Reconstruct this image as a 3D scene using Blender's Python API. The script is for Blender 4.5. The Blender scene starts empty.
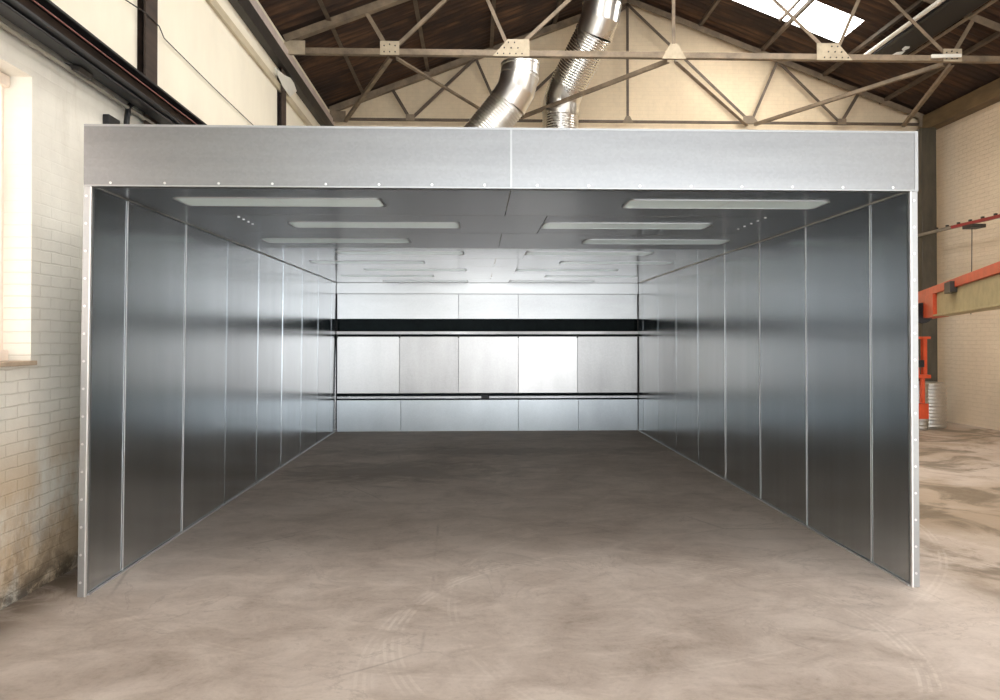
import bpy, bmesh, math, random
from mathutils import Vector, Matrix
random.seed(7)
C = bpy.context.scene.collection
V = Vector

# ------------------------------------------------------------------ helpers
def lin(r, g, b):
    f = lambda c: (c/255/12.92) if c/255 <= .04045 else ((c/255+.055)/1.055)**2.4
    return (f(r), f(g), f(b), 1)

def box(bm, a, b):
    x0, y0, z0 = a; x1, y1, z1 = b
    v = [bm.verts.new(p) for p in ((x0,y0,z0),(x1,y0,z0),(x1,y1,z0),(x0,y1,z0),(x0,y0,z1),(x1,y0,z1),(x1,y1,z1),(x0,y1,z1))]
    for f in ((0,3,2,1),(4,5,6,7),(0,1,5,4),(1,2,6,5),(2,3,7,6),(3,0,4,7)):
        bm.faces.new([v[i] for i in f])

def prism(bm, p, q, prof, up=V((0,0,1))):
    """sweep a closed 2-D profile (list of (side, up)) from p to q"""
    p, q = V(p), V(q); d = (q-p).normalized()
    s = d.cross(V(up))
    if s.length < 1e-4: s = d.cross(V((0,1,0)))
    s.normalize(); u = s.cross(d).normalized()
    a = [bm.verts.new(p+s*x+u*y) for x, y in prof]; b = [bm.verts.new(q+s*x+u*y) for x, y in prof]
    n = len(prof)
    for i in range(n):
        bm.faces.new((a[i], a[(i+1)%n], b[(i+1)%n], b[i]))
    bm.faces.new(a[::-1]); bm.faces.new(b)

def angle_prof(w, t):
    return [(-w/2,-w/2),(w/2,-w/2),(w/2,-w/2+t),(-w/2+t,-w/2+t),(-w/2+t,w/2),(-w/2,w/2)]
def rect_prof(w, h): return [(-w/2,-h/2),(w/2,-h/2),(w/2,h/2),(-w/2,h/2)]
def circ(r, n=12): return [(r*math.cos(2*math.pi*i/n), r*math.sin(2*math.pi*i/n)) for i in range(n)]
def ibeam(w, h, t):
    a, b = w/2, h/2
    return [(-a,-b),(a,-b),(a,-b+t),(t/2,-b+t),(t/2,b-t),(a,b-t),(a,b),(-a,b),(-a,b-t),(-t/2,b-t),(-t/2,-b+t),(-a,-b+t)]
def channel(w, h, t):
    a, b = w/2, h/2
    return [(-a,-b),(a,-b),(a,-b+t),(-a+t,-b+t),(-a+t,b-t),(a,b-t),(a,b),(-a,b)]

def sweep(bm, pts, rad, n=24, caps=True):
    """tube through pts with a radius for each"""
    pts = [V(p) for p in pts]; m = len(pts)
    T = [(pts[min(i+1,m-1)]-pts[max(i-1,0)]).normalized() for i in range(m)]
    s = T[0].cross(V((0,1,0)));
    if s.length < 1e-3: s = T[0].cross(V((1,0,0)))
    s.normalize(); rings = []
    for i in range(m):
        s = (s - T[i]*s.dot(T[i])).normalized(); u = T[i].cross(s)
        rings.append([bm.verts.new(pts[i]+(s*math.cos(2*math.pi*k/n)+u*math.sin(2*math.pi*k/n))*rad[i]) for k in range(n)])
    for i in range(m-1):
        for k in range(n):
            f = bm.faces.new((rings[i][k], rings[i][(k+1)%n], rings[i+1][(k+1)%n], rings[i+1][k])); f.smooth = True
    if caps:
        bm.faces.new(rings[0][::-1]); bm.faces.new(rings[-1])

def wire(bm, pts, r, n=6): sweep(bm, pts, [r]*len(pts), n)

def lathe(bm, cx, cy, prof, n=32):
    rings = [[bm.verts.new((cx+r*math.cos(2*math.pi*k/n), cy+r*math.sin(2*math.pi*k/n), z)) for k in range(n)] for r, z in prof]
    for a, b in zip(rings, rings[1:]):
        for k in range(n):
            f = bm.faces.new((a[k], a[(k+1)%n], b[(k+1)%n], b[k])); f.smooth = True
    bm.faces.new(rings[0][::-1]); bm.faces.new(rings[-1])

def obj(name, bm, mat, parent=None, bevel=0, loc=None, fix=True):
    if fix: bmesh.ops.recalc_face_normals(bm, faces=bm.faces)
    bm.normal_update()
    for e in bm.edges:
        if len(e.link_faces) == 2 and e.calc_face_angle(0) > 1.1: e.smooth = False
    if loc is not None: bmesh.ops.translate(bm, verts=bm.verts, vec=-V(loc))
    me = bpy.data.meshes.new(name); bm.to_mesh(me); bm.free()
    o = bpy.data.objects.new(name, me); C.objects.link(o)
    if mat: me.materials.append(mat)
    if loc is not None: o.location = loc
    if parent: 
        o.parent = parent; o.matrix_parent_inverse = Matrix.Translation(-V(parent.matrix_basis.translation))
        # parents of parts may be nested: keep world coordinates
        p = parent; off = V((0,0,0))
        while p: off += p.location + (p.matrix_parent_inverse.translation if p.parent else V((0,0,0))); p = p.parent
        o.matrix_parent_inverse = Matrix.Translation(-off)
    if bevel:
        b = o.modifiers.new('bevel', 'BEVEL'); b.width = bevel; b.segments = 2; b.limit_method = 'ANGLE'
    return o

def nb(): return bmesh.new()
def thing(name, label, cat, loc=(0,0,0), group=None):
    o = bpy.data.objects.new(name, None); C.objects.link(o); o.location = loc
    o.empty_display_size = .1
    tag(o, label, cat, group); return o
def tag(o, label, cat, group=None):
    o['label'] = label; o['category'] = cat
    if group: o['group'] = group
    return o
def struct(o): o['kind'] = 'structure'; return o
def B(name, a, b, mat, parent=None, bevel=0):
    bm = nb(); box(bm, a, b); return obj(name, bm, mat, parent, bevel)
def P(name, p, q, prof, mat, parent=None, up=V((0,0,1)), bevel=0):
    bm = nb(); prism(bm, p, q, prof, up); return obj(name, bm, mat, parent, bevel)

# ------------------------------------------------------------------ materials
class M:
    """tiny node builder"""
    def __init__(s, name):
        s.m = bpy.data.materials.new(name); s.m.use_nodes = True; s.t = s.m.node_tree; s.n = s.t.nodes
        s.b = s.n['Principled BSDF']; s.co = s.n.new('ShaderNodeTexCoord')
    def node(s, kind, inp=None, **kw):
        n = s.n.new(kind)
        for k, v in kw.items(): setattr(n, k, v)
        for k, v in (inp or {}).items():
            if isinstance(v, bpy.types.NodeSocket): s.t.links.new(v, n.inputs[k])
            else: n.inputs[k].default_value = v
        return n
    def set(s, **kw):
        for k, v in kw.items():
            k = k.replace('_', ' ')
            if isinstance(v, bpy.types.NodeSocket): s.t.links.new(v, s.b.inputs[k])
            else: s.b.inputs[k].default_value = v
        return s.m
    def map(s, scale=(1,1,1), rot=(0,0,0), loc=(0,0,0), src='Object'):
        return s.node('ShaderNodeMapping', {'Vector': s.co.outputs[src], 'Scale': scale, 'Rotation': rot, 'Location': loc}).outputs[0]
    def noise(s, vec, scale, detail=5, rough=.6, dist=0):
        return s.node('ShaderNodeTexNoise', {'Vector': vec, 'Scale': scale, 'Detail': detail, 'Roughness': rough, 'Distortion': dist}).outputs['Fac']
    def ramp(s, fac, stops):
        n = s.node('ShaderNodeValToRGB', {'Fac': fac}); e = n.color_ramp.elements
        while len(e) < len(stops): e.new(.5)
        for x, (p, c) in zip(e, stops):
            x.position = p; x.color = c if len(c) == 4 else (*c, 1)
        return n.outputs['Color']
    def mix(s, fac, a, b, mode='MIX'):
        n = s.n.new('ShaderNodeMix'); n.data_type = 'RGBA'; n.blend_type = mode
        for i, v in ((0, fac), (6, a), (7, b)):
            if isinstance(v, bpy.types.NodeSocket): s.t.links.new(v, n.inputs[i])
            else: n.inputs[i].default_value = v
        return n.outputs[2]
    def math(s, op, a, b=0, c=0, clamp=False):
        n = s.n.new('ShaderNodeMath'); n.operation = op; n.use_clamp = clamp
        for i, v in enumerate((a, b, c)):
            if isinstance(v, bpy.types.NodeSocket): s.t.links.new(v, n.inputs[i])
            else: n.inputs[i].default_value = v
        return n.outputs[0]
    def rng(s, v, a, b, c=0, d=1):
        return s.node('ShaderNodeMapRange', {0: v, 1: a, 2: b, 3: c, 4: d}, interpolation_type='SMOOTHSTEP').outputs[0]
    def xyz(s, src='Object'):
        return s.node('ShaderNodeSeparateXYZ', {0: s.co.outputs[src]}).outputs
    def bump(s, h, strength=.3, dist=.01):
        return s.node('ShaderNodeBump', {'Height': h, 'Strength': strength, 'Distance': dist}).outputs[0]

g = lambda v: (v, v, v, 1)

def galvanised(name, col=.62, rough=(.25,.38), tint=(1,1.02,1.03), wav=.0, stain=.12, streak=(1,1,.25), spang=.04, pan=.06):
    m = M(name)
    v = m.map(streak)
    big = m.noise(v, 2.2, 6, .6); fine = m.noise(m.map((3,3,3)), 14, 3)
    vor = m.node('ShaderNodeTexVoronoi', {'Vector': m.map(), 'Scale': 60}).outputs['Color']
    vv = m.node('ShaderNodeSeparateColor', {0: vor}).outputs[0]
    f = m.math('ADD', m.math('MULTIPLY', m.math('SUBTRACT', big, .5), stain*2), m.math('MULTIPLY', m.math('SUBTRACT', vv, .5), spang*2))
    f = m.math('ADD', f, m.math('MULTIPLY', m.math('SUBTRACT', m.node('ShaderNodeObjectInfo').outputs['Random'], .5), pan))
    f = m.math('ADD', f, col)
    cc = m.node('ShaderNodeCombineColor', {0: m.math('MULTIPLY', f, tint[0]), 1: m.math('MULTIPLY', f, tint[1]), 2: m.math('MULTIPLY', f, tint[2])}).outputs[0]
    r = m.rng(m.noise(v, 1.1, 1), .3, .7, rough[0], rough[1])
    m.set(Base_Color=cc, Metallic=1.0, Roughness=r)
    if wav:
        m.set(Normal=m.bump(m.noise(m.map((1,1,1)), 1.6, 1, .4), wav, .02))
    return m.m

GSIDE = galvanised('galvanised_side_sheet', .57, (.20,.205), (.95,1.0,1.035), streak=(2.5,2.5,.1), stain=.09, spang=.003, pan=.13)
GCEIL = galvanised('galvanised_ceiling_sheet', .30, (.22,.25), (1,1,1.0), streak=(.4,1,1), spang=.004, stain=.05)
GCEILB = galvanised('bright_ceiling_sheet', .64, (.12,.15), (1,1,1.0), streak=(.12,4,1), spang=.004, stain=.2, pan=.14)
GBACK = galvanised('galvanised_back_sheet', .41, (.34,.34), (.99,1,.995), stain=.06, streak=(.5,1,1.6), spang=.01)
GBLOW = galvanised('galvanised_low_sheet', .42, (.28,.28), (.93,1,1.04), stain=.07, streak=(1,1,.6), spang=.01)
BAFF = [galvanised('baffle_sheet_'+n, c, (.33,.33), (1,.985,.965), stain=.07, streak=(1.5,1,.3), spang=.012) for n, c in (('pale',.43),('dull',.35),('grey',.38),('bright',.50),('dark',.30))]  # the bright sheet carries a specular reflection in its base colour; tones otherwise vary
GHEAD = galvanised('galvanised_header_sheet', .32, (.42,.5), (.98,1.0,1.015), streak=(.18,1,3.0), stain=.07, spang=.01)
GTRIM = galvanised('galvanised_trim', .44, (.45,.5), (.98,1.0,1.01), stain=.05, spang=.01)
BRIGHT = galvanised('bright_folded_edge', .9, (.5,.6), (1,1,1), stain=.02, spang=.0)
GDUCT = galvanised('galvanised_duct', .74, (.26,.34), (1,.98,.93), stain=.05, spang=.01)

def plain(name, c, rough=.6, metallic=0.0, var=.15, scale=6, bump=0, stretch=(1,1,1)):
    m = M(name); n = m.noise(m.map(stretch), scale, 6, .65)
    lo = tuple(max(0, x*(1-var*1.6)) for x in c[:3])+(1,); hi = tuple(min(1, x*(1+var)) for x in c[:3])+(1,)
    m.set(Base_Color=m.ramp(n, [(.3, lo), (.7, hi)]), Roughness=rough, Metallic=metallic)
    if bump: m.set(Normal=m.bump(n, bump, .01))
    return m.m
DARK = plain('dark_painted_steel', lin(48,44,40), .5, var=.3)
DARKBROWN = plain('old_brown_steel', lin(60,46,38), .55, var=.35, stretch=(3,.4,3))
TRUSS = plain('beige_painted_steel', lin(128,112,92), .6, var=.3, scale=4)
TRUSSD = plain('dark_beige_painted_steel', lin(92,78,64), .6, var=.3, scale=4)
GUSS = plain('pale_plate_paint', lin(176,162,138), .6, var=.15)
BEIGE = plain('beige_girder_paint', lin(172,158,118), .5, var=.12)
ORANGE = plain('orange_paint', lin(198,74,36), .4, var=.12)
RED = plain('red_rail_paint', lin(140,38,36), .45, var=.15)
PIPE = plain('grey_pipe', lin(120,112,100), .5, var=.2)
BLACK = plain('black_rubber', lin(18,19,22), .5, var=.1)
SLOTDARK = plain('dark_slot_interior', lin(28,40,42), .8, var=.2)
WHITE = plain('white_paint', lin(225,222,212), .6, var=.05)
CREAMPIPE = plain('cream_conduit_paint', lin(196,184,158), .6, var=.12, stretch=(1,.3,1))
GUTTER = plain('pale_gutter_paint', lin(205,192,184), .6, var=.1)
BRONZE = plain('brown_eave_beam_paint', lin(108,88,60), .6, var=.25, stretch=(1,.3,1))
COLR = plain('dark_olive_column_paint', lin(70,64,52), .55, var=.3, stretch=(1,1,.3))

def screwmat():
    m = M('zinc_screw'); m.set(Base_Color=g(.8), Metallic=.9, Roughness=.35); return m.m
SCREW = screwmat()

def brickwall(name, ax, paint, mort, stains=None, smooth_above=None, scale=1.0, strength=.5, var=.06, mamt=.3, wobble=.02, lump=.0):
    m = M(name); X = m.xyz()
    vec = m.node('ShaderNodeCombineXYZ', {0: X[ax], 1: X[2], 2: 0.0}).outputs[0]
    wob = m.node('ShaderNodeVectorMath', {0: vec, 1: m.node('ShaderNodeVectorMath', {0: m.node('ShaderNodeTexNoise', {'Vector': vec, 'Scale': 5.0}).outputs['Color'], 'Scale': wobble}, operation='SCALE').outputs[0]}, operation='ADD').outputs[0]
    br = m.node('ShaderNodeTexBrick', {'Vector': wob, 'Scale': 1.0*scale, 'Mortar Size': .006, 'Mortar Smooth': .6, 'Brick Width': .225, 'Row Height': .075,
                                       'Color1': g(1), 'Color2': g(.86), 'Mortar': g(.2)})
    fine = m.noise(m.map((1,1,1)), 9, 8, .7); big = m.noise(m.map((1,1,.35)), .9, 5, .6)
    c = m.ramp(m.math('ADD', m.math('MULTIPLY', fine, .35), m.math('MULTIPLY', big, .65)), [(.3, tuple(x*(1-var*3.2) for x in paint[:3])), (.7, paint)])
    bf = br.outputs['Fac']
    amt = mamt
    if smooth_above:
        k = m.rng(X[2], smooth_above[0], smooth_above[1], 1, .12); bf = m.math('MULTIPLY', bf, k)
    c = m.mix(m.math('MULTIPLY', bf, amt), c, mort)
    if stains: c = stains(m, X, c, fine, big)
    h = m.math('ADD', m.math('MULTIPLY', m.math('SUBTRACT', 1, bf), .8 if not lump else .45), m.math('ADD', m.math('MULTIPLY', fine, .5), m.math('MULTIPLY', m.noise(m.map((1,1,2.2)), 4, 4, .6), lump)))
    m.set(Base_Color=c, Roughness=.85, Normal=m.bump(h, strength, .012))
    return m.m

def left_stains(m, X, c, fine, big):
    n = m.noise(m.map((1,.8,.5)), 1.7, 7, .65, .4)
    s1 = m.math('MULTIPLY', m.rng(X[2], 1.25, .55, 0, 1), m.rng(n, .40, .58, 0, 1))
    c = m.mix(m.math('MULTIPLY', s1, .75), c, lin(190,160,118))
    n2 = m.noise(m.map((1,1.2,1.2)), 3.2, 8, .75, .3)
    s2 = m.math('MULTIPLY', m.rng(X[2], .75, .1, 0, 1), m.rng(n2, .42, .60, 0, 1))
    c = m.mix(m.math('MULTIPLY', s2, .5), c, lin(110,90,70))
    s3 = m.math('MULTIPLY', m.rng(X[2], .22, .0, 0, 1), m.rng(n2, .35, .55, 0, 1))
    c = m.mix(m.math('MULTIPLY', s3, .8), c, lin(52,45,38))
    n3 = m.noise(m.map((1,1,.25)), 3.0, 6, .7)
    c = m.mix(m.math('MULTIPLY', m.math('MULTIPLY', m.rng(n3, .55, .75, 0, 1), m.rng(X[2], 1.0, 2.4, 0, 1)), .35), c, lin(178,168,146))
    # one brown patch by the window
    return c
WLEFT = brickwall('white_painted_brick', 1, lin(236,232,220), lin(190,182,166), left_stains, (1.9, 2.6), strength=.55)
WRIGHT = brickwall('cream_painted_brick_side', 1, lin(232,214,188), lin(186,168,142), strength=1.0, mamt=.16, wobble=.035, lump=1.6)
WGABLE = brickwall('cream_painted_brick_gable', 0, lin(236,216,184), lin(200,180,150), strength=.3, var=.09, mamt=.3)
WUP = plain('cream_wall_board', lin(238,231,212), .8, var=.04, scale=1.5, stretch=(1,1,.4), bump=.08)

def roofmat():
    m = M('dark_rusty_roof_sheet'); X = m.xyz()
    n = m.noise(m.map((.3,6,1)), 2.0, 6, .6); n2 = m.noise(m.map(), 1.2, 4)
    c = m.ramp(n, [(.36, lin(38,25,17)), (.5, lin(66,44,29)), (.64, lin(96,68,46))])
    c = m.mix(m.rng(n2, .4, .65), c, lin(42,28,20))
    return m.set(Base_Color=c, Roughness=.8)
ROOF = roofmat()

def floormat():
    m = M('worn_concrete'); X = m.xyz()
    n1 = m.noise(m.map((1,1,1)), .55, 8, .62, .5); n2 = m.noise(m.map((1,1.4,1)), 2.6, 10, .7, .6); n3 = m.noise(m.map(), 26, 6, .7)
    f = m.math('ADD', m.math('ADD', m.math('MULTIPLY', n1, .4), m.math('MULTIPLY', n2, .42)), m.math('MULTIPLY', n3, .18))
    c = m.ramp(f, [(.36, lin(150,136,124)), (.45, lin(180,166,154)), (.54, lin(202,189,178)), (.64, lin(216,204,193))])
    # shadow on the left inside the booth, painted as a dark patch
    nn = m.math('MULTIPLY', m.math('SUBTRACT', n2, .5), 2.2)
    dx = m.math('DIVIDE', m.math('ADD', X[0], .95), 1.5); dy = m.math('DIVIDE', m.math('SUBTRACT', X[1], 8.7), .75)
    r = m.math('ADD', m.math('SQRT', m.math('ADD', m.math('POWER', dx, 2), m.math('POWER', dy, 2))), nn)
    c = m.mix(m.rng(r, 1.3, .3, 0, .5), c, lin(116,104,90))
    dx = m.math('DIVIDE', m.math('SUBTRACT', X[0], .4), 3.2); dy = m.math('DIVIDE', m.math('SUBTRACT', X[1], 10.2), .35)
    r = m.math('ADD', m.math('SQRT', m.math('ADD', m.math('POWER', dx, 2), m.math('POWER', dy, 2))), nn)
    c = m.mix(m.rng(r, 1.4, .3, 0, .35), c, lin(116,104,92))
    # brown dirt outside on the right
    k = m.math('MULTIPLY', m.rng(X[0], 2.9, 3.6), m.rng(n1, .35, .62, 1, .45))
    c = m.mix(m.math('MULTIPLY', k, .75), c, lin(150,128,102))
    k = m.math('MULTIPLY', m.math('MULTIPLY', m.rng(X[0], 2.9, 3.5), m.rng(m.noise(m.map((1,1,1), loc=(5,3,0)), 1.1, 8, .65, .8), .46, .60, 0, 1)), .75)
    c = m.mix(k, c, lin(96,82,62))
    # dirty strip along the left wall
    k = m.math('MULTIPLY', m.rng(X[0], -2.35, -2.75), m.rng(n2, .35, .55, .3, 1))
    c = m.mix(k, c, lin(120,106,92))
    # curved tyre scuffs: fine parallel tracks in rings
    def tracks(cx, cy, R, w, a):
        ddx = m.math('SUBTRACT', X[0], cx); ddy = m.math('SUBTRACT', X[1], cy)
        r = m.math('SQRT', m.math('ADD', m.math('POWER', ddx, 2), m.math('POWER', ddy, 2)))
        d = m.math('ABSOLUTE', m.math('SUBTRACT', r, R))
        k = m.rng(d, w, w*.6, 0, 1)
        st = m.math('SINE', m.math('MULTIPLY', r, 160)); st = m.rng(st, -.2, .6, 0, 1)
        br = m.rng(n2, .42, .56, 0, 1)
        return m.math('MULTIPLY', m.math('MULTIPLY', m.math('MULTIPLY', k, st), br), a)
    for t in ((1.2, 3.6, 1.75, .07, .35), (2.0, 4.4, 2.15, .06, .3), (.9, 3.9, 1.35, .08, .5), (.1, 2.2, .95, .07, .4), (.3, 7.0, 3.6, .05, .25)):
        c = m.mix(m.math('MULTIPLY', tracks(*t), .6), c, lin(226,216,205))
    vor = m.node('ShaderNodeTexVoronoi', {'Vector': m.node('ShaderNodeVectorMath', {0: m.co.outputs['Object'], 1: m.node('ShaderNodeVectorMath', {0: m.node('ShaderNodeTexNoise', {'Scale': 1.4, 'Detail': 5.0}).outputs['Color'], 'Scale': 1.1}, operation='SCALE').outputs[0]}, operation='ADD').outputs[0], 'Scale': .42}, feature='DISTANCE_TO_EDGE').outputs[0]
    c = m.mix(m.math('MULTIPLY', m.rng(vor, .006, .0, 0, .35), m.rng(n1, .5, .6)), c, lin(110,98,88))
    wn = m.noise(m.map((1,1,1), loc=(3,7,0)), .9, 9, .62, .9)
    rg = m.math('ABSOLUTE', m.math('SUBTRACT', wn, .5))
    c = m.mix(m.math('MULTIPLY', m.rng(rg, .010, .0, 0, .22), m.rng(n1, .46, .56)), c, lin(118,104,92))
    c = m.mix(m.math('MULTIPLY', m.rng(n3, .5, .68, 0, .22), 1), c, lin(140,126,114))
    h = m.math('ADD', m.math('MULTIPLY', n2, .5), m.math('MULTIPLY', n3, .3))
    return m.set(Base_Color=c, Roughness=m.rng(n2, .3, .7, .5, .75), Normal=m.bump(h, .25, .01))
FLOOR = floormat()

def emit(name, c, s, rough=.5):
    m = M(name); n = m.noise(m.map((1,1,.6)), 2.5, 5)
    return m.set(Base_Color=c, Emission_Color=m.ramp(n, [(.3, tuple(x*.9 for x in c[:3])), (.7, c)]), Emission_Strength=s, Roughness=rough)
SKYPANE = emit('daylit_rooflight_sheet', (1,.97,.92,1), 15.0)
ADDEDPANE = emit('added_rooflight_sheet', (1,.97,.94,1), 8.0)
def frosted():
    m = M('daylit_frosted_window'); X = m.xyz()
    n = m.noise(m.map((1,2,.6)), 3.5, 7, .7, .6)
    c = m.ramp(n, [(.32, lin(196,170,150)), (.46, lin(246,232,222)), (.56, lin(255,248,242))])
    return m.set(Base_Color=c, Emission_Color=c, Emission_Strength=1.3, Roughness=.5)
WPANE = frosted()
def diffuser():
    m = M('milky_light_cover'); n = m.noise(m.map((1,1,1)), 3, 3)
    return m.set(Base_Color=lin(205,220,215), Roughness=.12, Emission_Color=lin(225,236,230), Emission_Strength=.12)
DIFF = diffuser()

# ------------------------------------------------------------------ dimensions
LX, RX, GY, Y0 = -2.8, 9.0, 14.0, -5.0          # hall walls
EZ, RZ = 5.80, 8.14; RXC = (LX-.12+RX)/2        # eave and ridge of the rafters
RXC = 2.93; SL = .39
def roofz(x): return RZ - SL*abs(x-RXC)
bL, bR, bF, bB, HO, HT = -2.438, 2.841, 4.541, 12.417, 2.544, 2.932

# ------------------------------------------------------------------ setting
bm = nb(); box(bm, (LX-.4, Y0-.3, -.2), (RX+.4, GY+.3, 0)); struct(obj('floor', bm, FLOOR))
# left wall with a window opening
W0, W1, WZ0, WZ1 = 3.0, 4.62, 1.43, 3.25
bm = nb()
for a, b in (((LX-.35,Y0,0),(LX,GY,WZ0)), ((LX-.35,Y0,WZ0),(LX,W0,WZ1)), ((LX-.35,W1,WZ0),(LX,GY,WZ1)), ((LX-.35,Y0,WZ1),(LX,GY,3.66))): box(bm, a, b)
struct(obj('wall_left', bm, WLEFT))
bm = nb(); box(bm, (LX-.35,Y0,3.66), (LX-.01,GY,5.95)); struct(obj('wall_left_upper', bm, WUP))
bm = nb(); box(bm, (RX,Y0,0), (RX+.35,GY,5.95)); struct(obj('wall_right', bm, WRIGHT))
bm = nb()
v = [(LX-.35,0),(RX+.35,0),(RX+.35,roofz(RX+.35)+.15),(RXC,RZ+.15),(LX-.35,roofz(LX-.35)+.15)]
a = [bm.verts.new((x,GY,z)) for x,z in v]; b = [bm.verts.new((x,GY+.3,z)) for x,z in v]
bm.faces.new(a); bm.faces.new(b[::-1])
for i in range(5): bm.faces.new((a[i],a[(i+1)%5],b[(i+1)%5],b[i]))
struct(obj('wall_back', bm, WGABLE))

# front wall behind the camera with a wide open roller door
D0, D1, DH = -2.2, 8.2, 4.8
bm = nb()
box(bm, (LX-.35,Y0-.3,0), (D0,Y0,DH)); box(bm, (D1,Y0-.3,0), (RX+.35,Y0,DH))
v = [(LX-.35,DH),(RX+.35,DH),(RX+.35,roofz(RX+.35)+.15),(RXC,RZ+.15),(LX-.35,roofz(LX-.35)+.15)]
a = [bm.verts.new((x,Y0-.3,z)) for x,z in v]; b = [bm.verts.new((x,Y0,z)) for x,z in v]
bm.faces.new(a); bm.faces.new(b[::-1])
for i in range(5): bm.faces.new((a[i],a[(i+1)%5],b[(i+1)%5],b[i]))
struct(obj('wall_front', bm, WUP))

# corrugated roof, real waves running down the slope; holes are left for the rooflights
SKY = [(1, 4.35, 6.5, 11.8, 12.72), (1, 4.0, 6.5, 6.6, 8.4), (-1, -.6, 1.9, 6.2, 8.6), (1, 4.0, 6.5, 1.9, 4.0), (-1, -.6, 1.9, 1.9, 4.0)]  # last pair is unseen, added to light the floor before the booth
def roof_side(side):
    bm = nb(); x_e = (RX+.5) if side > 0 else (LX-.5); x_r = RXC
    holes = [h for h in SKY if h[0] == side]
    ys = sorted({Y0, GY+.3} | {h[3] for h in holes} | {h[4] for h in holes})
    for ya, yb in zip(ys, ys[1:]):
        spans = [(min(x_e,x_r), max(x_e,x_r))]
        for h in holes:
            if h[3] <= ya+1e-6 and h[4] >= yb-1e-6:
                spans = [(min(x_e,x_r), h[1]), (h[2], max(x_e,x_r))]
        n = max(2, int((yb-ya)/.0375))
        for xa, xb in spans:
            prev = None
            for i in range(n+1):
                y = ya+(yb-ya)*i/n; w = .02*math.sin(2*math.pi*y/.15)
                row = [bm.verts.new((x, y, roofz(x)+.17+w)) for x in (xa, xb)] + [bm.verts.new((x, y, roofz(x)+.185+w)) for x in (xb, xa)]
                if prev:
                    for k in range(4):
                        f = bm.faces.new((prev[k], prev[(k+1)%4], row[(k+1)%4], row[k])); f.smooth = (k in (0,2))
                prev = row
    return bm
for s, nme in ((-1,'ceiling_left'), (1,'ceiling_right')):
    struct(obj(nme, roof_side(s), ROOF))
for i, (s, xa, xb, ya, yb) in enumerate(SKY):
    bm = nb()
    c = [bm.verts.new((x,y,roofz(x)+z)) for z in (.175,.185) for x,y in ((xa,ya),(xb,ya),(xb,yb),(xa,yb))]
    for f in ((0,3,2,1),(4,5,6,7),(0,1,5,4),(1,2,6,5),(2,3,7,6),(3,0,4,7)): bm.faces.new([c[k] for k in f])
    w = struct(obj('window_%d' % (i+2), bm, ADDEDPANE if ya == 1.9 else SKYPANE))
    if i == 0:
        xm = 5.45
        P('glazing_bar', (xm,ya,roofz(xm)+.15), (xm,yb,roofz(xm)+.15), rect_prof(.05,.04), TRUSSD, w)

# window 1 in the left wall: frame, pane, sill
w = struct(B('window_1', (LX-.2,W0+.002,WZ0+.03), (LX-.18,W1-.002,WZ1-.002), WPANE))
bm = nb()
for y in (W0+.002, W0+.78, W1-.06): box(bm, (LX-.19,y,WZ0+.03), (LX-.15,y+.03,WZ1-.002))
for z in (WZ0+.03, WZ1-.075): box(bm, (LX-.18,W0+.01,z), (LX-.13,W1-.01,z+.07))
obj('window_frame', bm, plain('pinkish_white_paint', lin(236,222,208), .6, var=.06), w, .004)
bm = nb(); box(bm, (LX-.18,W0+.002,WZ0+.002), (LX+.03,W1+.02,WZ0+.03)); obj('window_sill', bm, plain('worn_sill_paint', lin(190,170,146), .7, var=.2), w, .004)

# ------------------------------------------------------------------ the booth
booth = thing('spray_booth', 'large open-fronted galvanised steel sheet booth standing on the concrete floor', 'spray booth', ((bL+bR)/2, bF, 0))
T = .045
# header: two sheets meeting at a joint
hj = .219
for xa, xb in ((bL, hj-.0015), (hj+.0015, bR)):
    h = B('header_panel', (xa,bF,HO), (xb,bF+.06,HT), GHEAD, booth, .003)
    n = 8
    for k in range(n):
        x = xa+(xb-xa)*(k+.5)/n
        bm = nb(); prism(bm, (x,bF,HO+.022), (x,bF-.004,HO+.022), circ(.008,8)); obj('screw', bm, SCREW, h)
    bm = nb(); box(bm, (xa+.002,bF-.0025,HT-.014), (xb-.002,bF,HT-.001)); box(bm, (xa+.002,bF-.0025,HO+.001), (xb-.002,bF,HO+.009)); obj('edge_fold', bm, GTRIM, h)
B('header_joint', (hj-.006,bF-.002,HO+.001), (hj+.006,bF,HT-.001), GTRIM, booth)
B('header_end_cap', (bR-.02,bF-.003,HO-.001), (bR+.002,bF+.06,HT), GTRIM, booth)
def lean(o):
    for v in o.data.vertices:
        v.co.x -= .028*(1-v.co.z/HO)
    return o
# posts
for x0, x1 in ((bL, bL+T), (bR-.042, bR)):
    p = B('corner_post', (x0,bF+.002,0), (x1,bF+.05,HO), GTRIM, booth, .002)
    if x0 == bL: lean(p)
    n = 15
    for k in range(n):
        z = .09+(HO-.15)*k/(n-1)
        bm = nb(); prism(bm, ((x0+x1)/2-.004,bF+.002,z), ((x0+x1)/2-.004,bF-.002,z), circ(.008,8), V((1,0,0))); sc_ = obj('screw', bm, SCREW, p)
        if x0 == bL: lean(sc_)
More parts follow.
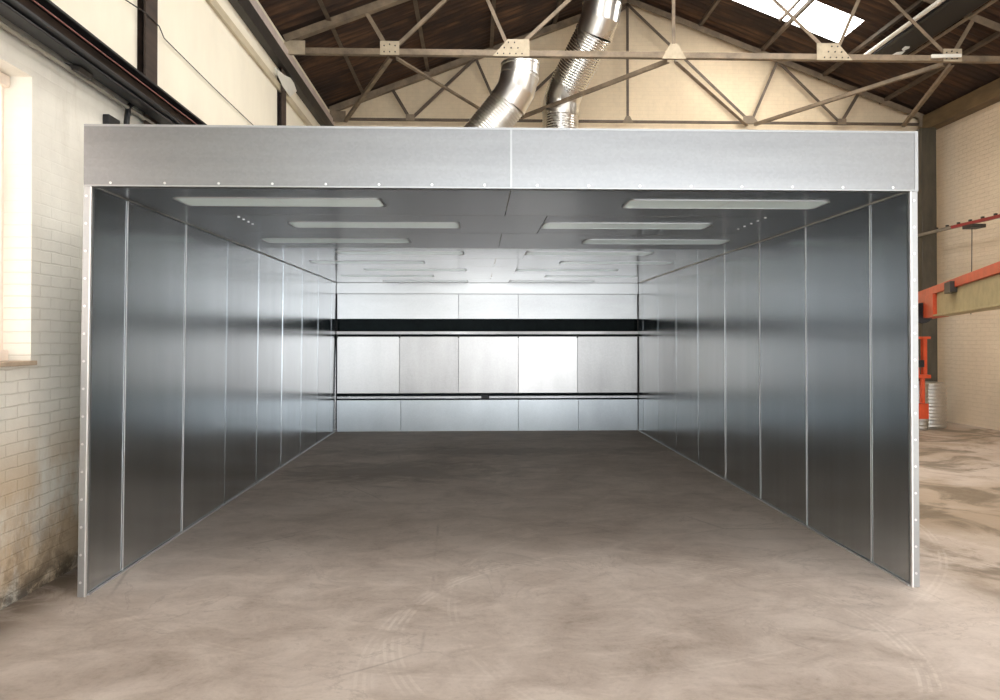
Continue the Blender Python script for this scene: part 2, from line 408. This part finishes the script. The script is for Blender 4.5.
# side panels, one metre sheets with a folded joint
def sides(xi, sgn, first):
    LN = lean if sgn < 0 else (lambda o: o)
    ys = [bF+.052] + [first+k for k in range(8) if first+k < bB-.2] + [bB]
    for i, (ya, yb) in enumerate(zip(ys, ys[1:])):
        xo = xi+sgn*(T-.002)
        tilt = random.uniform(-.003,.003); bow = random.uniform(.0001,.0006)
        bm = nb(); nn = 10; prev = None
        for k in range(nn+1):
            t_ = k/nn; y = ya+.0015+(yb-ya-.003)*t_; d = bow*4*t_*(1-t_)+tilt*(t_-.5)*(yb-ya)
            e_ = 0
            row = [bm.verts.new((xi+sgn*(.004-d+e_), y, z)) for z in (0, HO+.004)] + [bm.verts.new((xo, y, z)) for z in (HO+.004, 0)]
            if prev:
                for q in range(4): bm.faces.new((prev[q],prev[(q+1)%4],row[(q+1)%4],row[q])).smooth = (q == 0)
            else: bm.faces.new(row)
            prev = row
        bm.faces.new(prev[::-1])
        p = LN(obj('side_panel', bm, GSIDE, booth))
        if i: 
            near = i < (3 if sgn < 0 else 5)
            bm = nb(); w = .0042 if near else .0015; pr_ = .003 if near else .0006
            box(bm, (min(xi, xi-sgn*pr_), ya-w, .012), (max(xi, xi-sgn*pr_), ya+w, HO-.002)); LN(obj('joint_strip', bm, BRIGHT if near else GSIDE, p))  # light caught by the near folds is put into brighter strips
    x2 = xi-sgn*.014
    bm = nb(); box(bm, (min(xi,x2), bF+.03, .001), (max(xi,x2), bB-.01, .010)); LN(obj('base_trim', bm, BRIGHT, booth))
    x2 = xi-sgn*.007
    bm = nb(); box(bm, (min(xi,x2), bF+.06, HO-.002), (max(xi,x2), bB-.01, HO+.004)); obj('ceiling_trim', bm, GTRIM, booth)
    x3 = xi-sgn*.005
    bm = nb(); box(bm, (min(xi+sgn*.004,x3), bF-.0, .001), (max(xi+sgn*.004,x3), bF+.02, HO-.001)); LN(obj('post_edge', bm, BRIGHT, booth))
sides(bL+T, -1, 5.02); sides(bR-T, 1, 5.03)
iL, iR = bL+T, bR-T
# ceiling sheets
yrows = [bF+.06, 5.58, 6.54, 7.62, 8.6, 9.6, 10.6, 11.6, bB]
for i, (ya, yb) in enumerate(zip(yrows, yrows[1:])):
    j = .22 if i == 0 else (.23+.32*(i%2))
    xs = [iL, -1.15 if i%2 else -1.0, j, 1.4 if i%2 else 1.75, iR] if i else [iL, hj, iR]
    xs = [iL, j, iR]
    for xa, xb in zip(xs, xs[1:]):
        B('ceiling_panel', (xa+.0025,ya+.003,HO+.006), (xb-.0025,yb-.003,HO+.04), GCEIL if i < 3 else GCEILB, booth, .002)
# rows of rivets in the ceiling
for x, ys in ((2.28, (5.61,5.76,5.9,6.05,6.2)), (-1.86, (5.69,5.81,5.93,6.04))):
    for y in ys:
        bm = nb(); prism(bm, (x,y,HO+.007), (x,y,HO+.001), circ(.011,8), V((0,1,0))); obj('rivet', bm, SCREW, booth)
# back wall: top strip, upper sheets, dark slot, baffle sheets, lower slot, bottom sheets
def hz(py): return 1.6+(338.1-py)/57.97
B('back_top_strip', (iL,bB-.03,2.36), (iR,bB+.02,HO+.004), GBACK, booth, .003)
for xa, xb in ((iL,-.31),(-.31,.72),(.72,iR)):
    B('upper_back_panel', (xa+.002,bB,1.93), (xb-.002,bB+.03,2.357), GBACK, booth, .002)
xs5 = [iL+.01, -1.32, -.31, .72, 1.74, iR-.01]
for (xa, xb), bmat in zip(zip(xs5, xs5[1:]), BAFF):
    B('baffle_panel', (xa+.002,bB-.02,.655), (xb-.002,bB+.02,1.625), bmat, booth, .002)
    B('baffle_clip', (xa-.012,bB-.03,1.60), (xa+.012,bB+.0,1.66), DARK, booth)
B('baffle_lip', (iL,bB-.03,1.665), (iR,bB+.08,1.715), BRIGHT, booth, .002)
B('lower_slot_rail', (iL,bB+.02,.56), (iR,bB+.08,.60), galvanised('dull_rail', .35), booth, .002)
B('slot_bracket', (.08,bB-.02,.55), (.22,bB+.03,.63), BLACK, booth, .003)
xs4 = [iL, -1.30, .72, 1.76, iR]
for xa, xb in zip(xs4, xs4[1:]):
    B('lower_back_panel', (xa+.002,bB,.0), (xb-.002,bB+.03,.535), GBLOW, booth, .002)
for x in (iL+.004, iR-.004):
    B('back_corner_angle', (x-.004,bB-.022,.53), (x+.004,bB-.012,2.36), DARK, booth)
# plenum box behind the back wall
bm = nb()
box(bm, (bL,bB+.9,0), (bR,bB+.93,HO+.04)); box(bm, (bL,bB+.002,0), (bL+.03,bB+.9,HO+.04)); box(bm, (bR-.03,bB+.002,0), (bR,bB+.9,HO+.04)); box(bm, (bL+.03,bB+.03,HO+.006), (bR-.03,bB+.9,HO+.04))
obj('plenum', bm, GCEIL, booth)
bm = nb(); box(bm, (bL+.031,bB+.35,.01), (bR-.031,bB+.4,HO)); obj('slot_backing', bm, SLOTDARK, booth)  # dark backing sheet: the shade inside the open slots is put into its colour

# strip lights in the booth ceiling
rowname = ['nearest the opening', 'second from the opening', 'third from the opening', 'fourth from the opening', 'fifth from the opening', 'sixth from the opening', 'seventh from the opening', 'closest to the back wall']
def booth_light(x0, x1, y0, y1, side, i):
    t = thing('strip_light', 'long recessed strip light in booth ceiling, %s side, %s' % (side, rowname[i]), 'ceiling light', ((x0+x1)/2,(y0+y1)/2,HO), 'strip lights in the booth ceiling')
    z1, z0 = HO+.0055, HO+.001
    def rr(x0, x1, y0, y1, r):
        out = []
        for cx, cy, a0 in ((x1-r,y1-r,0),(x0+r,y1-r,90),(x0+r,y0+r,180),(x1-r,y0+r,270)):
            for k in range(7):
                a = math.radians(a0+15*k); out.append((cx+r*math.cos(a), cy+r*math.sin(a)))
        return out
    o_, i_ = rr(x0,x1,y0,y1,.05), rr(x0+.014,x1-.014,y0+.014,y1-.014,.038); n = len(o_)
    bm = nb(); R = [[bm.verts.new((x,y,z)) for x,y in l] for l, z in ((o_,z0),(o_,z1),(i_,z1),(i_,z0))]
    for q in range(4):
        for k in range(n): bm.faces.new((R[q][k],R[q][(k+1)%n],R[(q+1)%4][(k+1)%n],R[(q+1)%4][k]))
    obj('frame', bm, GTRIM, t)
    bm = nb(); a = [bm.verts.new((x,y,HO+.003)) for x,y in i_]; b = [bm.verts.new((x,y,z1)) for x,y in i_]
    bm.faces.new(a); bm.faces.new(b[::-1])
    for k in range(n): bm.faces.new((a[k],a[(k+1)%n],b[(k+1)%n],b[k]))
    obj('diffuser', bm, DIFF, t)
    B('cover_joint', ((x0+x1)/2-.003, y0+.014, HO+.0015), ((x0+x1)/2+.003, y1-.014, HO+.003), GTRIM, t)
for i in range(8):
    yc = 5.06+.995*i
    if i % 2 == 0: L, R_ = (-2.06,-.65), (1.05,2.47)
    else: L, R_ = (-1.55,-.14), (.55,1.97)
    if yc+.18 > bB: continue
    booth_light(*L, yc-.155, yc+.155, 'left', i); booth_light(*R_, yc-.155, yc+.155, 'right', i)

# ------------------------------------------------------------------ ducts
def elbow(p0, p1, p2, r, segs=3):
    """gore points of a bend at p1"""
    p0, p1, p2 = V(p0), V(p1), V(p2); a = (p0-p1).normalized(); b = (p2-p1).normalized()
    s = p1+a*r; e = p1+b*r; out = []
    for i in range(segs+1):
        t = i/segs; out.append(s*(1-t)**2 + p1*2*t*(1-t) + e*t*t)
    return out
def ribbed(p, q, r, pitch=.045):
    p, q = V(p), V(q); L = (q-p).length; n = int(L/pitch); pts, rad = [], []
    for i in range(n):
        for t, rr in ((0,r),(.55,r),(.68,r+.009),(.87,r+.009)):
            pts.append(p.lerp(q, (i+t)/n)); rad.append(rr)
    pts.append(q); rad.append(r); return pts, rad
def duct(label, path, r, loc, rib_pitch, top):
    t = thing('exhaust_duct', label, 'duct', loc)
    # path: list of points, bends at the inner ones
    bends = [elbow(path[i-1], path[i], path[i+1], .25, 2) for i in range(1, len(path)-1)]
    ends = [V(path[0])]+[x for b in bends for x in (b[0], b[-1])]+[V(path[-1])]
    for i in range(0, len(ends), 2):
        p, q = ends[i], ends[i+1]
        if (q-p).length < .12: continue
        last = i == len(ends)-2
        bm = nb()
        if last: sweep(bm, [p,q], [r+.004]*2, 40)
        else:
            pts, rad = ribbed(p, q, r, rib_pitch); sweep(bm, pts, rad, 40)
        obj('straight_section' if last else 'ribbed_section', bm, GDUCT, t)
    for b in bends:
        bm = nb(); n = 40
        tt = [(b[min(k+1,len(b)-1)]-b[max(k-1,0)]).normalized() for k in range(len(b))]
        rings = []
        sd = V((0,1,0)) - tt[0]*tt[0].y; sd.normalize()
        for k, c in enumerate(b):
            sd = (sd-tt[k]*sd.dot(tt[k])).normalized(); uu = tt[k].cross(sd)
            rings.append([c+(sd*math.cos(2*math.pi*q/n)+uu*math.sin(2*math.pi*q/n))*(r+.012) for q in range(n)])
        for k in range(len(b)-1):     # each gore keeps its own vertices so its joints stay crisp
            A_ = [bm.verts.new(x) for x in rings[k]]; B_ = [bm.verts.new(x) for x in rings[k+1]]
            for q in range(n): bm.faces.new((A_[q],A_[(q+1)%n],B_[(q+1)%n],B_[q])).smooth = True
        o = obj('elbow', bm, GDUCT, t)
        for c, d in ((b[0], b[1]), (b[-1], b[-2])):
            dd = (d-c).normalized(); bm = nb(); sweep(bm, [c-dd*.02, c+dd*.03], [r+.02]*2, 40); obj('collar', bm, GDUCT, t)
    if top:
        q = ends[-1]; bm = nb(); sweep(bm, [q-V((0,0,.02)), q+V((0,0,.02))], [r+.018]*2, 40); obj('end_cap', bm, GDUCT, t)
    return t
duct('galvanised ribbed duct above booth ending in a capped upright elbow', [(-.60,12.0,2.6),(-.60,11.95,4.15),(.68,11.6,5.60),(.71,11.6,6.01)], .30, (-.60,12.0,2.58), .045, True)
duct('galvanised ribbed duct rising from booth and out through the roof', [(1.53,13.05,2.6),(1.53,13.05,5.95),(2.14,12.2,7.05),(2.19,12.2,8.25)], .32, (1.53,13.05,2.58), .045, False)

# ------------------------------------------------------------------ roof trusses
def truss(y, label, mat, gm, plates=True, gs=1.0, cw=.085, rm=None):
    t = thing('roof_truss', label, 'roof truss', (RXC, y, EZ), 'steel roof trusses')
    xl, xr = LX+.0, RX-.02
    def zz(x): return roofz(x)+.02
    def mem(name, p, q, w=.06, m=mat, prof=None): return P(name, (p[0],y,p[1]), (q[0],y,q[1]), prof or angle_prof(w,.012), m, t, V((0,1,0)))
    mem('bottom_chord', (xl,EZ), (xr,EZ), cw)
    for s in (-1, 1):
        e = xl if s < 0 else xr
        mem('rafter', (e, zz(e)+.04), (RXC, zz(RXC)-.0), .11, rm or mat)
        A = RXC+s*4.2; Bx = RXC+s*2.42; r1 = RXC+s*4.55; r2 = RXC+s*2.95
        mem('strut', (A,EZ), (r1,zz(r1)), .06)
        mem('strut', (A,EZ), (r2,zz(r2)), .05)
        mem('strut', (Bx,EZ), (r2,zz(r2)), .05)
        mem('strut', (Bx,EZ), (RXC,zz(RXC)-.08), .05)
        for gx, shape in ((A, [(-.14,-.05),(.14,-.05),(.14,.15),(-.14,.15)] if s < 0 else [(-.12,-.05),(.16,-.05),(.16,.14),(-.12,.14)]),
                          (Bx, [(-.27,-.05),(.27,-.05),(.27-(.0 if s<0 else .22),.2),(-.27+(.22 if s<0 else 0),.2)])):
            bm = nb(); vs = [bm.verts.new((gx+a*gs, y-.05, EZ+b*gs)) for a,b in shape]; ws = [bm.verts.new((gx+a*gs, y-.038, EZ+b*gs)) for a,b in shape]
            bm.faces.new(vs); bm.faces.new(ws[::-1])
            for i in range(4): bm.faces.new((vs[i],vs[(i+1)%4],ws[(i+1)%4],ws[i]))
            gp = obj('gusset_plate', bm, gm, t)
            if plates:
                bm = nb()
                for a, b in ([(-.2+.09*k, -.015) for k in range(5)]+[(-.1+.1*k*(1), .07) for k in range(3)]+[(-.04,.15),(.05,.15)] if gx == Bx else [(-.08,-.01),(.0,-.01),(.08,-.01),(-.08,.08),(.08,.08),(0,.1)]):
                    prism(bm, (gx+a*(1 if s<0 else -1), y-.05, EZ+b), (gx+a*(1 if s<0 else -1), y-.062, EZ+b), circ(.011,6))
                obj('rivets', bm, DARK, gp)
        # heel plate
        bm = nb(); box(bm, (min(e, e-s*.3), y-.05, EZ-.06), (max(e, e-s*.3), y-.03, EZ+.14)); obj('heel_plate', bm, gm, t)
    mem('king_post', (RXC,EZ), (RXC,zz(RXC)-.05), .05)
    bm = nb(); sh = [(-.18,-.06),(.18,-.06),(.06,.16),(-.06,.16)]
    vs = [bm.verts.new((RXC+a*gs,y-.05,EZ+b*gs)) for a,b in sh]; ws = [bm.verts.new((RXC+a*gs,y-.038,EZ+b*gs)) for a,b in sh]
    bm.faces.new(vs); bm.faces.new(ws[::-1])
    for i in range(4): bm.faces.new((vs[i],vs[(i+1)%4],ws[(i+1)%4],ws[i]))
    obj('gusset_plate', bm, gm, t)
    return t
Y1, Y2 = 10.6, 13.86
truss(Y1, 'nearer beige steel roof truss crossing above the booth roof, with riveted plates', TRUSS, GUSS)
truss(Y2, 'farther steel roof truss against the cream gable brickwork', TRUSSD, TRUSS, False, .6, .045, TRUSS)
# horizontal bracing between the two trusses
def brace(xa, ya, xb, yb, label, w=.06, z=EZ-.05):
    o = P('brace_bar', (xa,ya,z), (xb,yb,z), angle_prof(w,.012), TRUSS, None)
    tag(o, label, 'roof brace', 'diagonal braces between the roof trusses')
A1, A2, B1, B2 = RXC-4.2, RXC+4.2, RXC-2.42, RXC+2.42
brace(A1, Y1+.06, -2.5, Y2-.06, 'beige diagonal brace running down to the far left corner of the gable')
brace(A1+.1, Y1+.06, B1, Y2-.06, 'beige diagonal brace that passes behind the capped duct')
brace(RXC-.06, Y1+.06, B1+.1, Y2-.06, 'dark diagonal brace crossing in front of the taller duct')
brace(RXC+.06, Y1+.06, B2-.1, Y2-.06, 'diagonal brace right of the king post against bright gable')
brace(A2-.05, Y1+.06, B2+.06, Y2-.06, 'long shallow brace on the right between trusses')
brace(A2+.08, Y1+.06, 8.35, Y2-.06, 'brace ending at the far right corner of the roof')
# purlins
pn = ['lowest','second lowest','middle','second highest','highest']
for s, sn in ((-1,'left'),(1,'right')):
    for k in range(5):
        x = RXC+s*(5.08-1.22*k)
        o = P('purlin', (x,Y0+.1,roofz(x)+.105), (x,GY-.01,roofz(x)+.105), angle_prof(.065,.012), TRUSSD, None)
        tag(o, '%s purlin under the %s roof slope' % (pn[k], sn), 'purlin', 'purlins under the roof sheets')

# radiant heater hung under the right roof slope
t = thing('overhead_heater', 'long dark tube heater hanging under the right roof slope', 'heater', (6.95, 9.0, 6.1))
bm = nb(); prism(bm, (6.98,5.0,6.50), (6.98,12.2,6.50), [(-.24,-.14),(.24,-.14),(.28,-.12),(.1,.04),(-.1,.04),(-.28,-.12)]); obj('reflector', bm, BLACK, t)
bm = nb(); wire(bm, [(6.66,5.0,6.44),(6.66,12.3,6.44)], .035, 12); obj('tube', bm, WHITE, t)
bm = nb(); wire(bm, [(7.28,5.0,6.34),(7.28,12.0,6.34)], .025, 12); obj('tube', bm, TRUSS, t)
for y in (8.5, 11.5):
    bm = nb(); wire(bm, [(6.98,y,6.52),(6.98,y,roofz(6.98)+.15)], .012, 6); obj('hanger', bm, DARK, t)
# pale torn sheets by the right truss plate
def flap(name, pts, label):
    bm = nb(); a = [bm.verts.new(p) for p in pts]; b = [bm.verts.new((p[0],p[1]+.006,p[2])) for p in pts]; n = len(pts)
    bm.faces.new(a); bm.faces.new(b[::-1])
    for i in range(n): bm.faces.new((a[i],a[(i+1)%n],b[(i+1)%n],b[i]))
    return tag(obj(name, bm, WHITE), label, 'sheet scrap')
def upj(px, py, y): 
    return ((px-476.5)/720.1*y, y, 1.6+(338.1-py)/720.1*y)
flap('torn_sheet', [upj(899,50,11.5), upj(906,46,11.5), upj(915,45,11.5), upj(909,50,11.5), upj(901,54,11.5)], 'pale torn sheet scrap hanging from the heater, lower one')
flap('torn_sheet', [upj(911,43,11.5), upj(917,38,11.5), upj(921,37,11.5), upj(919,42,11.5), upj(913,45,11.5)], 'pale torn sheet scrap hanging from the heater, upper one')
o = P('flat_bar', upj(942,50,10.52), upj(973,49,10.52), rect_prof(.03,.05), WHITE, None, V((0,0,1)))
tag(o, 'short pale flat bar sticking out beside the right riveted plate', 'metal bar')

# ------------------------------------------------------------------ left wall steelwork
for y, lb in ((6.15, 'dark steel column on the upper left wall, nearer the camera'), (10.33, 'dark steel column on the upper left wall under the truss end')):
    o = P('steel_column', (LX+.02,y,0), (LX+.02,y,5.41), ibeam(.22,.08,.012), DARKBROWN, None, V((1,0,0)))
    tag(o, lb, 'column', 'columns on the left wall')
t = thing('crane_rail', 'dark brown steel rail beam along the left wall', 'crane rail', (LX+.1, Y0, 3.5))
def lb(name, x0, x1, z0, z1, mat, parent=t, ya=Y0+.1, yb=GY-.3): return B(name, (x0,ya,z0), (x1,yb,z1), mat, parent, .004)
lb('web', LX+.08, LX+.095, 3.46, 3.645, DARKBROWN)
lb('top_flange', LX+.08, LX+.20, 3.645, 3.665, BLACK)
lb('bottom_flange', LX+.08, LX+.19, 3.445, 3.46, BLACK)
lb('wall_angle', LX+.0, LX+.11, 3.56, 3.58, DARK)
def cable(name, pts, r, mat, label, cat='cable', group=None, n=8):
    bm = nb(); wire(bm, pts, r, n); return tag(obj(name, bm, mat), label, cat, group)
cable('red_cable', [(LX+.185,Y0+.2,3.60),(LX+.185,4,3.595),(LX+.185,9,3.60),(LX+.185,GY-.4,3.595)], .005, plain('dull_red_cable', lin(140,92,84), .5), 'thin reddish cable running along the rail beam')
pg = 'conduits along the rail beam'
cable('conduit_pipe', [(LX+.14,Y0+.2,3.52),(LX+.14,GY-.4,3.52)], .028, BLACK, 'black conduit lying inside the rail beam', 'conduit', pg)
cable('conduit_pipe', [(LX+.045,Y0+.2,3.50),(LX+.045,GY-.4,3.50)], .022, BLACK, 'dark conduit between rail beam and wall', 'conduit', pg)
cable('conduit_pipe', [(LX+.05,Y0+.2,3.42),(LX+.05,GY-.4,3.42)], .016, plain('pale_conduit', lin(150,145,132), .5), 'thin pale grey conduit lowest along the left wall', 'conduit', pg)
cable('bent_pipe', [(LX+.05,6.35,3.47),(LX+.05,6.0,3.51),(LX+.05,5.86,3.50),(LX+.05,5.77,3.43),(LX+.05,5.74,3.3),(LX+.05,5.74,2.3)], .022, BLACK, 'black pipe bending down the left wall behind the booth edge', 'pipe', None, 10)
o = B('junction_box', (LX+.002,5.47,3.18), (LX+.05,5.64,3.28), BLACK, None, .004); tag(o, 'small black box on the left wall just above the booth corner', 'junction box')
bm = nb(); prism(bm, (LX,5.02,3.45), (LX+.12,5.02,3.42), rect_prof(.16,.035)); o = obj('wall_bracket', bm, DARK); tag(o, 'small dark bracket poking from the left wall below the rail', 'bracket')
o = B('wall_strip', (LX-.01,Y0+.1,5.10), (LX+.03,GY-.02,5.2), CREAMPIPE, None, .004); tag(o, 'tan flat strip running high along the left wall', 'wall trim')
o = B('eave_beam', (LX-.01,Y0+.1,5.42), (LX+.10,GY-.05,5.62), DARK, None, .004); tag(o, 'dark steel eave beam along the top of the left wall', 'beam')
o = B('eave_gutter', (LX-.01,Y0+.1,5.66), (LX+.06,GY-.05,5.80), GUTTER, None, .004); tag(o, 'pale strip above the dark left eave beam', 'gutter')
# torn white sheet over the strip
bm = nb(); pts = [upj(285,75,10.0), upj(292,77,10.0), upj(296,90,10.1), upj(290,95,10.1), upj(284,86,10.1), upj(279,80,9.9)]
pts = [(LX+.06, p[1], p[2]) for p in [(0,9.8,5.27),(0,10.3,5.34),(0,10.75,5.45),(0,11.0,5.35),(0,10.62,5.14),(0,10.2,5.16)]]
a = [bm.verts.new(p) for p in pts]; b = [bm.verts.new((p[0]+.012,p[1],p[2])) for p in pts]
bm.faces.new(a); bm.faces.new(b[::-1])
for i in range(6): bm.faces.new((a[i],a[(i+1)%6],b[(i+1)%6],b[i]))
tag(obj('torn_flap', bm, WHITE), 'white torn flap on the left wall strip near the second column', 'sheet scrap')
# loose wire on the upper left wall
cable('loose_wire', [(LX+.012,5.0,4.30),(LX+.012,5.79,4.29),(LX+.07,6.04,4.29),(LX+.07,6.27,4.285),(LX+.012,6.5,4.28),(LX+.012,7.7,4.26),(LX+.012,9.07,4.26),(LX+.012,10.4,4.27)], .005, DARK, 'thin dark wire slanting across the upper left wall', 'wire', None, 6)

# ------------------------------------------------------------------ right side
o = B('corner_column', (8.46,13.4,0), (8.75,13.65,5.6), COLR, None, .01); tag(o, 'dark olive steel column in the far right corner', 'column')
o = B('eave_beam', (8.74,Y0+.1,5.66), (8.99,GY-.05,5.95), BRONZE, None, .01); tag(o, 'brown eave beam along the top of the right wall', 'beam')
t = thing('conductor_rail', 'red and grey rail with small clips along the right wall', 'rail', (8.7,12,3.6))
P('grey_length', (8.43,13.95,3.55), (8.43,12.49,3.56), rect_prof(.06,.05), PIPE, t)
P('red_length', (8.43,12.49,3.56), (8.43,4.0,3.56), rect_prof(.05,.05), RED, t)
bm = nb()
for k in range(16): box(bm, (8.41,12.9-.3*k,3.585), (8.45,12.94-.3*k,3.62))
obj('clips', bm, DARK, t)
B('bracket', (8.38,11.9,3.47), (8.62,12.15,3.53), DARK, t)
cable('hanging_cable', [(8.46,12.02,3.48),(8.45,12.02,2.8),(8.43,12.02,2.0)], .007, DARK, 'thin cable hanging from the red rail bracket', 'cable')

t = thing('jib_crane', 'orange and beige crane girder on an orange stand, right of the booth', 'crane', (7.62,12.2,0))
def arm(s): return V((7.49-.45*s, 12.0-1.0*s, 0))
def armbar(name, s0, s1, w, z0, z1, mat, off=0, bevel=.006):
    a, b = arm(s0), arm(s1); a.z = b.z = (z0+z1)/2; d = (b-a).normalized(); sd = d.cross(V((0,0,1)))*off
    return P(name, a+sd, b+sd, rect_prof(w, z1-z0), mat, t, V((0,0,1)), bevel)
armbar('top_rail', -.35, 7.2, .16, 2.235, 2.345, ORANGE)
armbar('girder', 1.95, 7.2, .10, 1.93, 2.235, BEIGE)
armbar('girder_flange', 1.95, 7.2, .2, 1.905, 1.93, BEIGE)
armbar('end_block', .6, 1.95, .2, 1.90, 2.235, ORANGE)
armbar('rail_clamp', 2.9, 3.25, .26, 2.17, 2.31, DARK)
bm = nb(); prism(bm, (6.93,11.2,1.98), (6.86,10.85,1.98), circ(.16,20)); obj('hoist_motor', bm, BLACK, t, .01)
bm = nb(); wire(bm, [(6.88,10.84,1.98),(6.98,10.84,2.0),(7.06,10.9,2.04)], .012); obj('motor_cable', bm, PIPE, t)
# stand
P('stand_bar', (7.66,12.1,.95), (7.66,12.1,1.60), channel(.07,.07,.012), ORANGE, t, V((0,1,0)))
P('stand_bar', (7.55,12.1,.95), (7.50,12.1,1.60), channel(.05,.05,.012), ORANGE, t, V((0,1,0)))
B('top_plate', (7.42,12.03,1.58), (7.74,12.17,1.62), ORANGE, t, .005)
B('mid_plate', (7.42,12.03,.91), (7.74,12.17,.97), ORANGE, t, .005)
P('post', (7.46,12.1,1.0), (7.46,12.1,2.0), rect_prof(.09,.09), ORANGE, t, V((0,1,0)), .005)
P('lower_post', (7.63,12.1,.3), (7.63,12.1,.95), rect_prof(.06,.06), ORANGE, t, V((0,1,0)), .005)
B('latch', (7.52,12.02,1.1), (7.62,12.1,1.22), BLACK, t, .005)
B('foot_block', (7.36,12.0,.22), (7.68,12.2,.48), ORANGE, t, .008)
B('foot', (7.34,12.02,0), (7.48,12.18,.22), DARK, t, .008)
def drum(cx, cy, r, h, n, label):
    prof = [(r-.03,0),(r,0)]
    for i in range(n):
        for a, rr in ((.0,r),(.3,r+.01),(.5,r+.014),(.7,r+.01)): prof.append((rr, .005+(h-.01)*(i+a)/n))
    prof += [(r,h),(r-.03,h)]
    bm = nb(); lathe(bm, cx, cy, prof, 40); t = obj('ribbed_drum', bm, galvanised('dull_galvanised_'+str(n), .5, (.4,.5), (1,.97,.9)), None, loc=(cx,cy,0))
    return tag(t, label, 'drum', 'ribbed metal drums by the right wall')
drum(8.10, 12.75, .31, .80, 13, 'larger grey ribbed metal drum standing in front of the corner column')
drum(7.74, 12.36, .13, .82, 13, 'smaller pale ribbed metal drum just behind the orange stand')

# ------------------------------------------------------------------ light
wd = bpy.data.worlds.new('World'); bpy.context.scene.world = wd; wd.use_nodes = True
bgn = wd.node_tree.nodes['Background']; bgn.inputs[0].default_value = (.94,.97,1,1); bgn.inputs[1].default_value = 6.0

# ------------------------------------------------------------------ camera
F, yaw, pitch, roll = 720.15, .0322, .0089, -.0006
f = V((math.sin(yaw)*math.cos(pitch), math.cos(yaw)*math.cos(pitch), math.sin(pitch)))
r = V((math.cos(yaw), -math.sin(yaw), 0)); u = r.cross(f)
r2 = r*math.cos(roll)+u*math.sin(roll); u2 = -r*math.sin(roll)+u*math.cos(roll)
cam = bpy.data.cameras.new('camera'); co = bpy.data.objects.new('camera', cam); C.objects.link(co)
mt = Matrix((r2, u2, -f)).transposed().to_4x4(); mt.translation = V((0,0,1.6)); co.matrix_world = mt
cam.sensor_width = 36; cam.lens = F/1000*36; cam.shift_x = .00026; cam.shift_y = -.01836; cam.clip_end = 200
S = bpy.context.scene; S.camera = co
S.view_settings.view_transform = 'Standard'; S.view_settings.look = 'None'; S.view_settings.gamma = 1; S.view_settings.use_curve_mapping = False
S.view_settings.exposure = 0.2
S.cycles.max_bounces = 14; S.cycles.glossy_bounces = 8; S.cycles.diffuse_bounces = 6
S.cycles.use_denoising = True
S.cycles.sample_clamp_indirect = 6
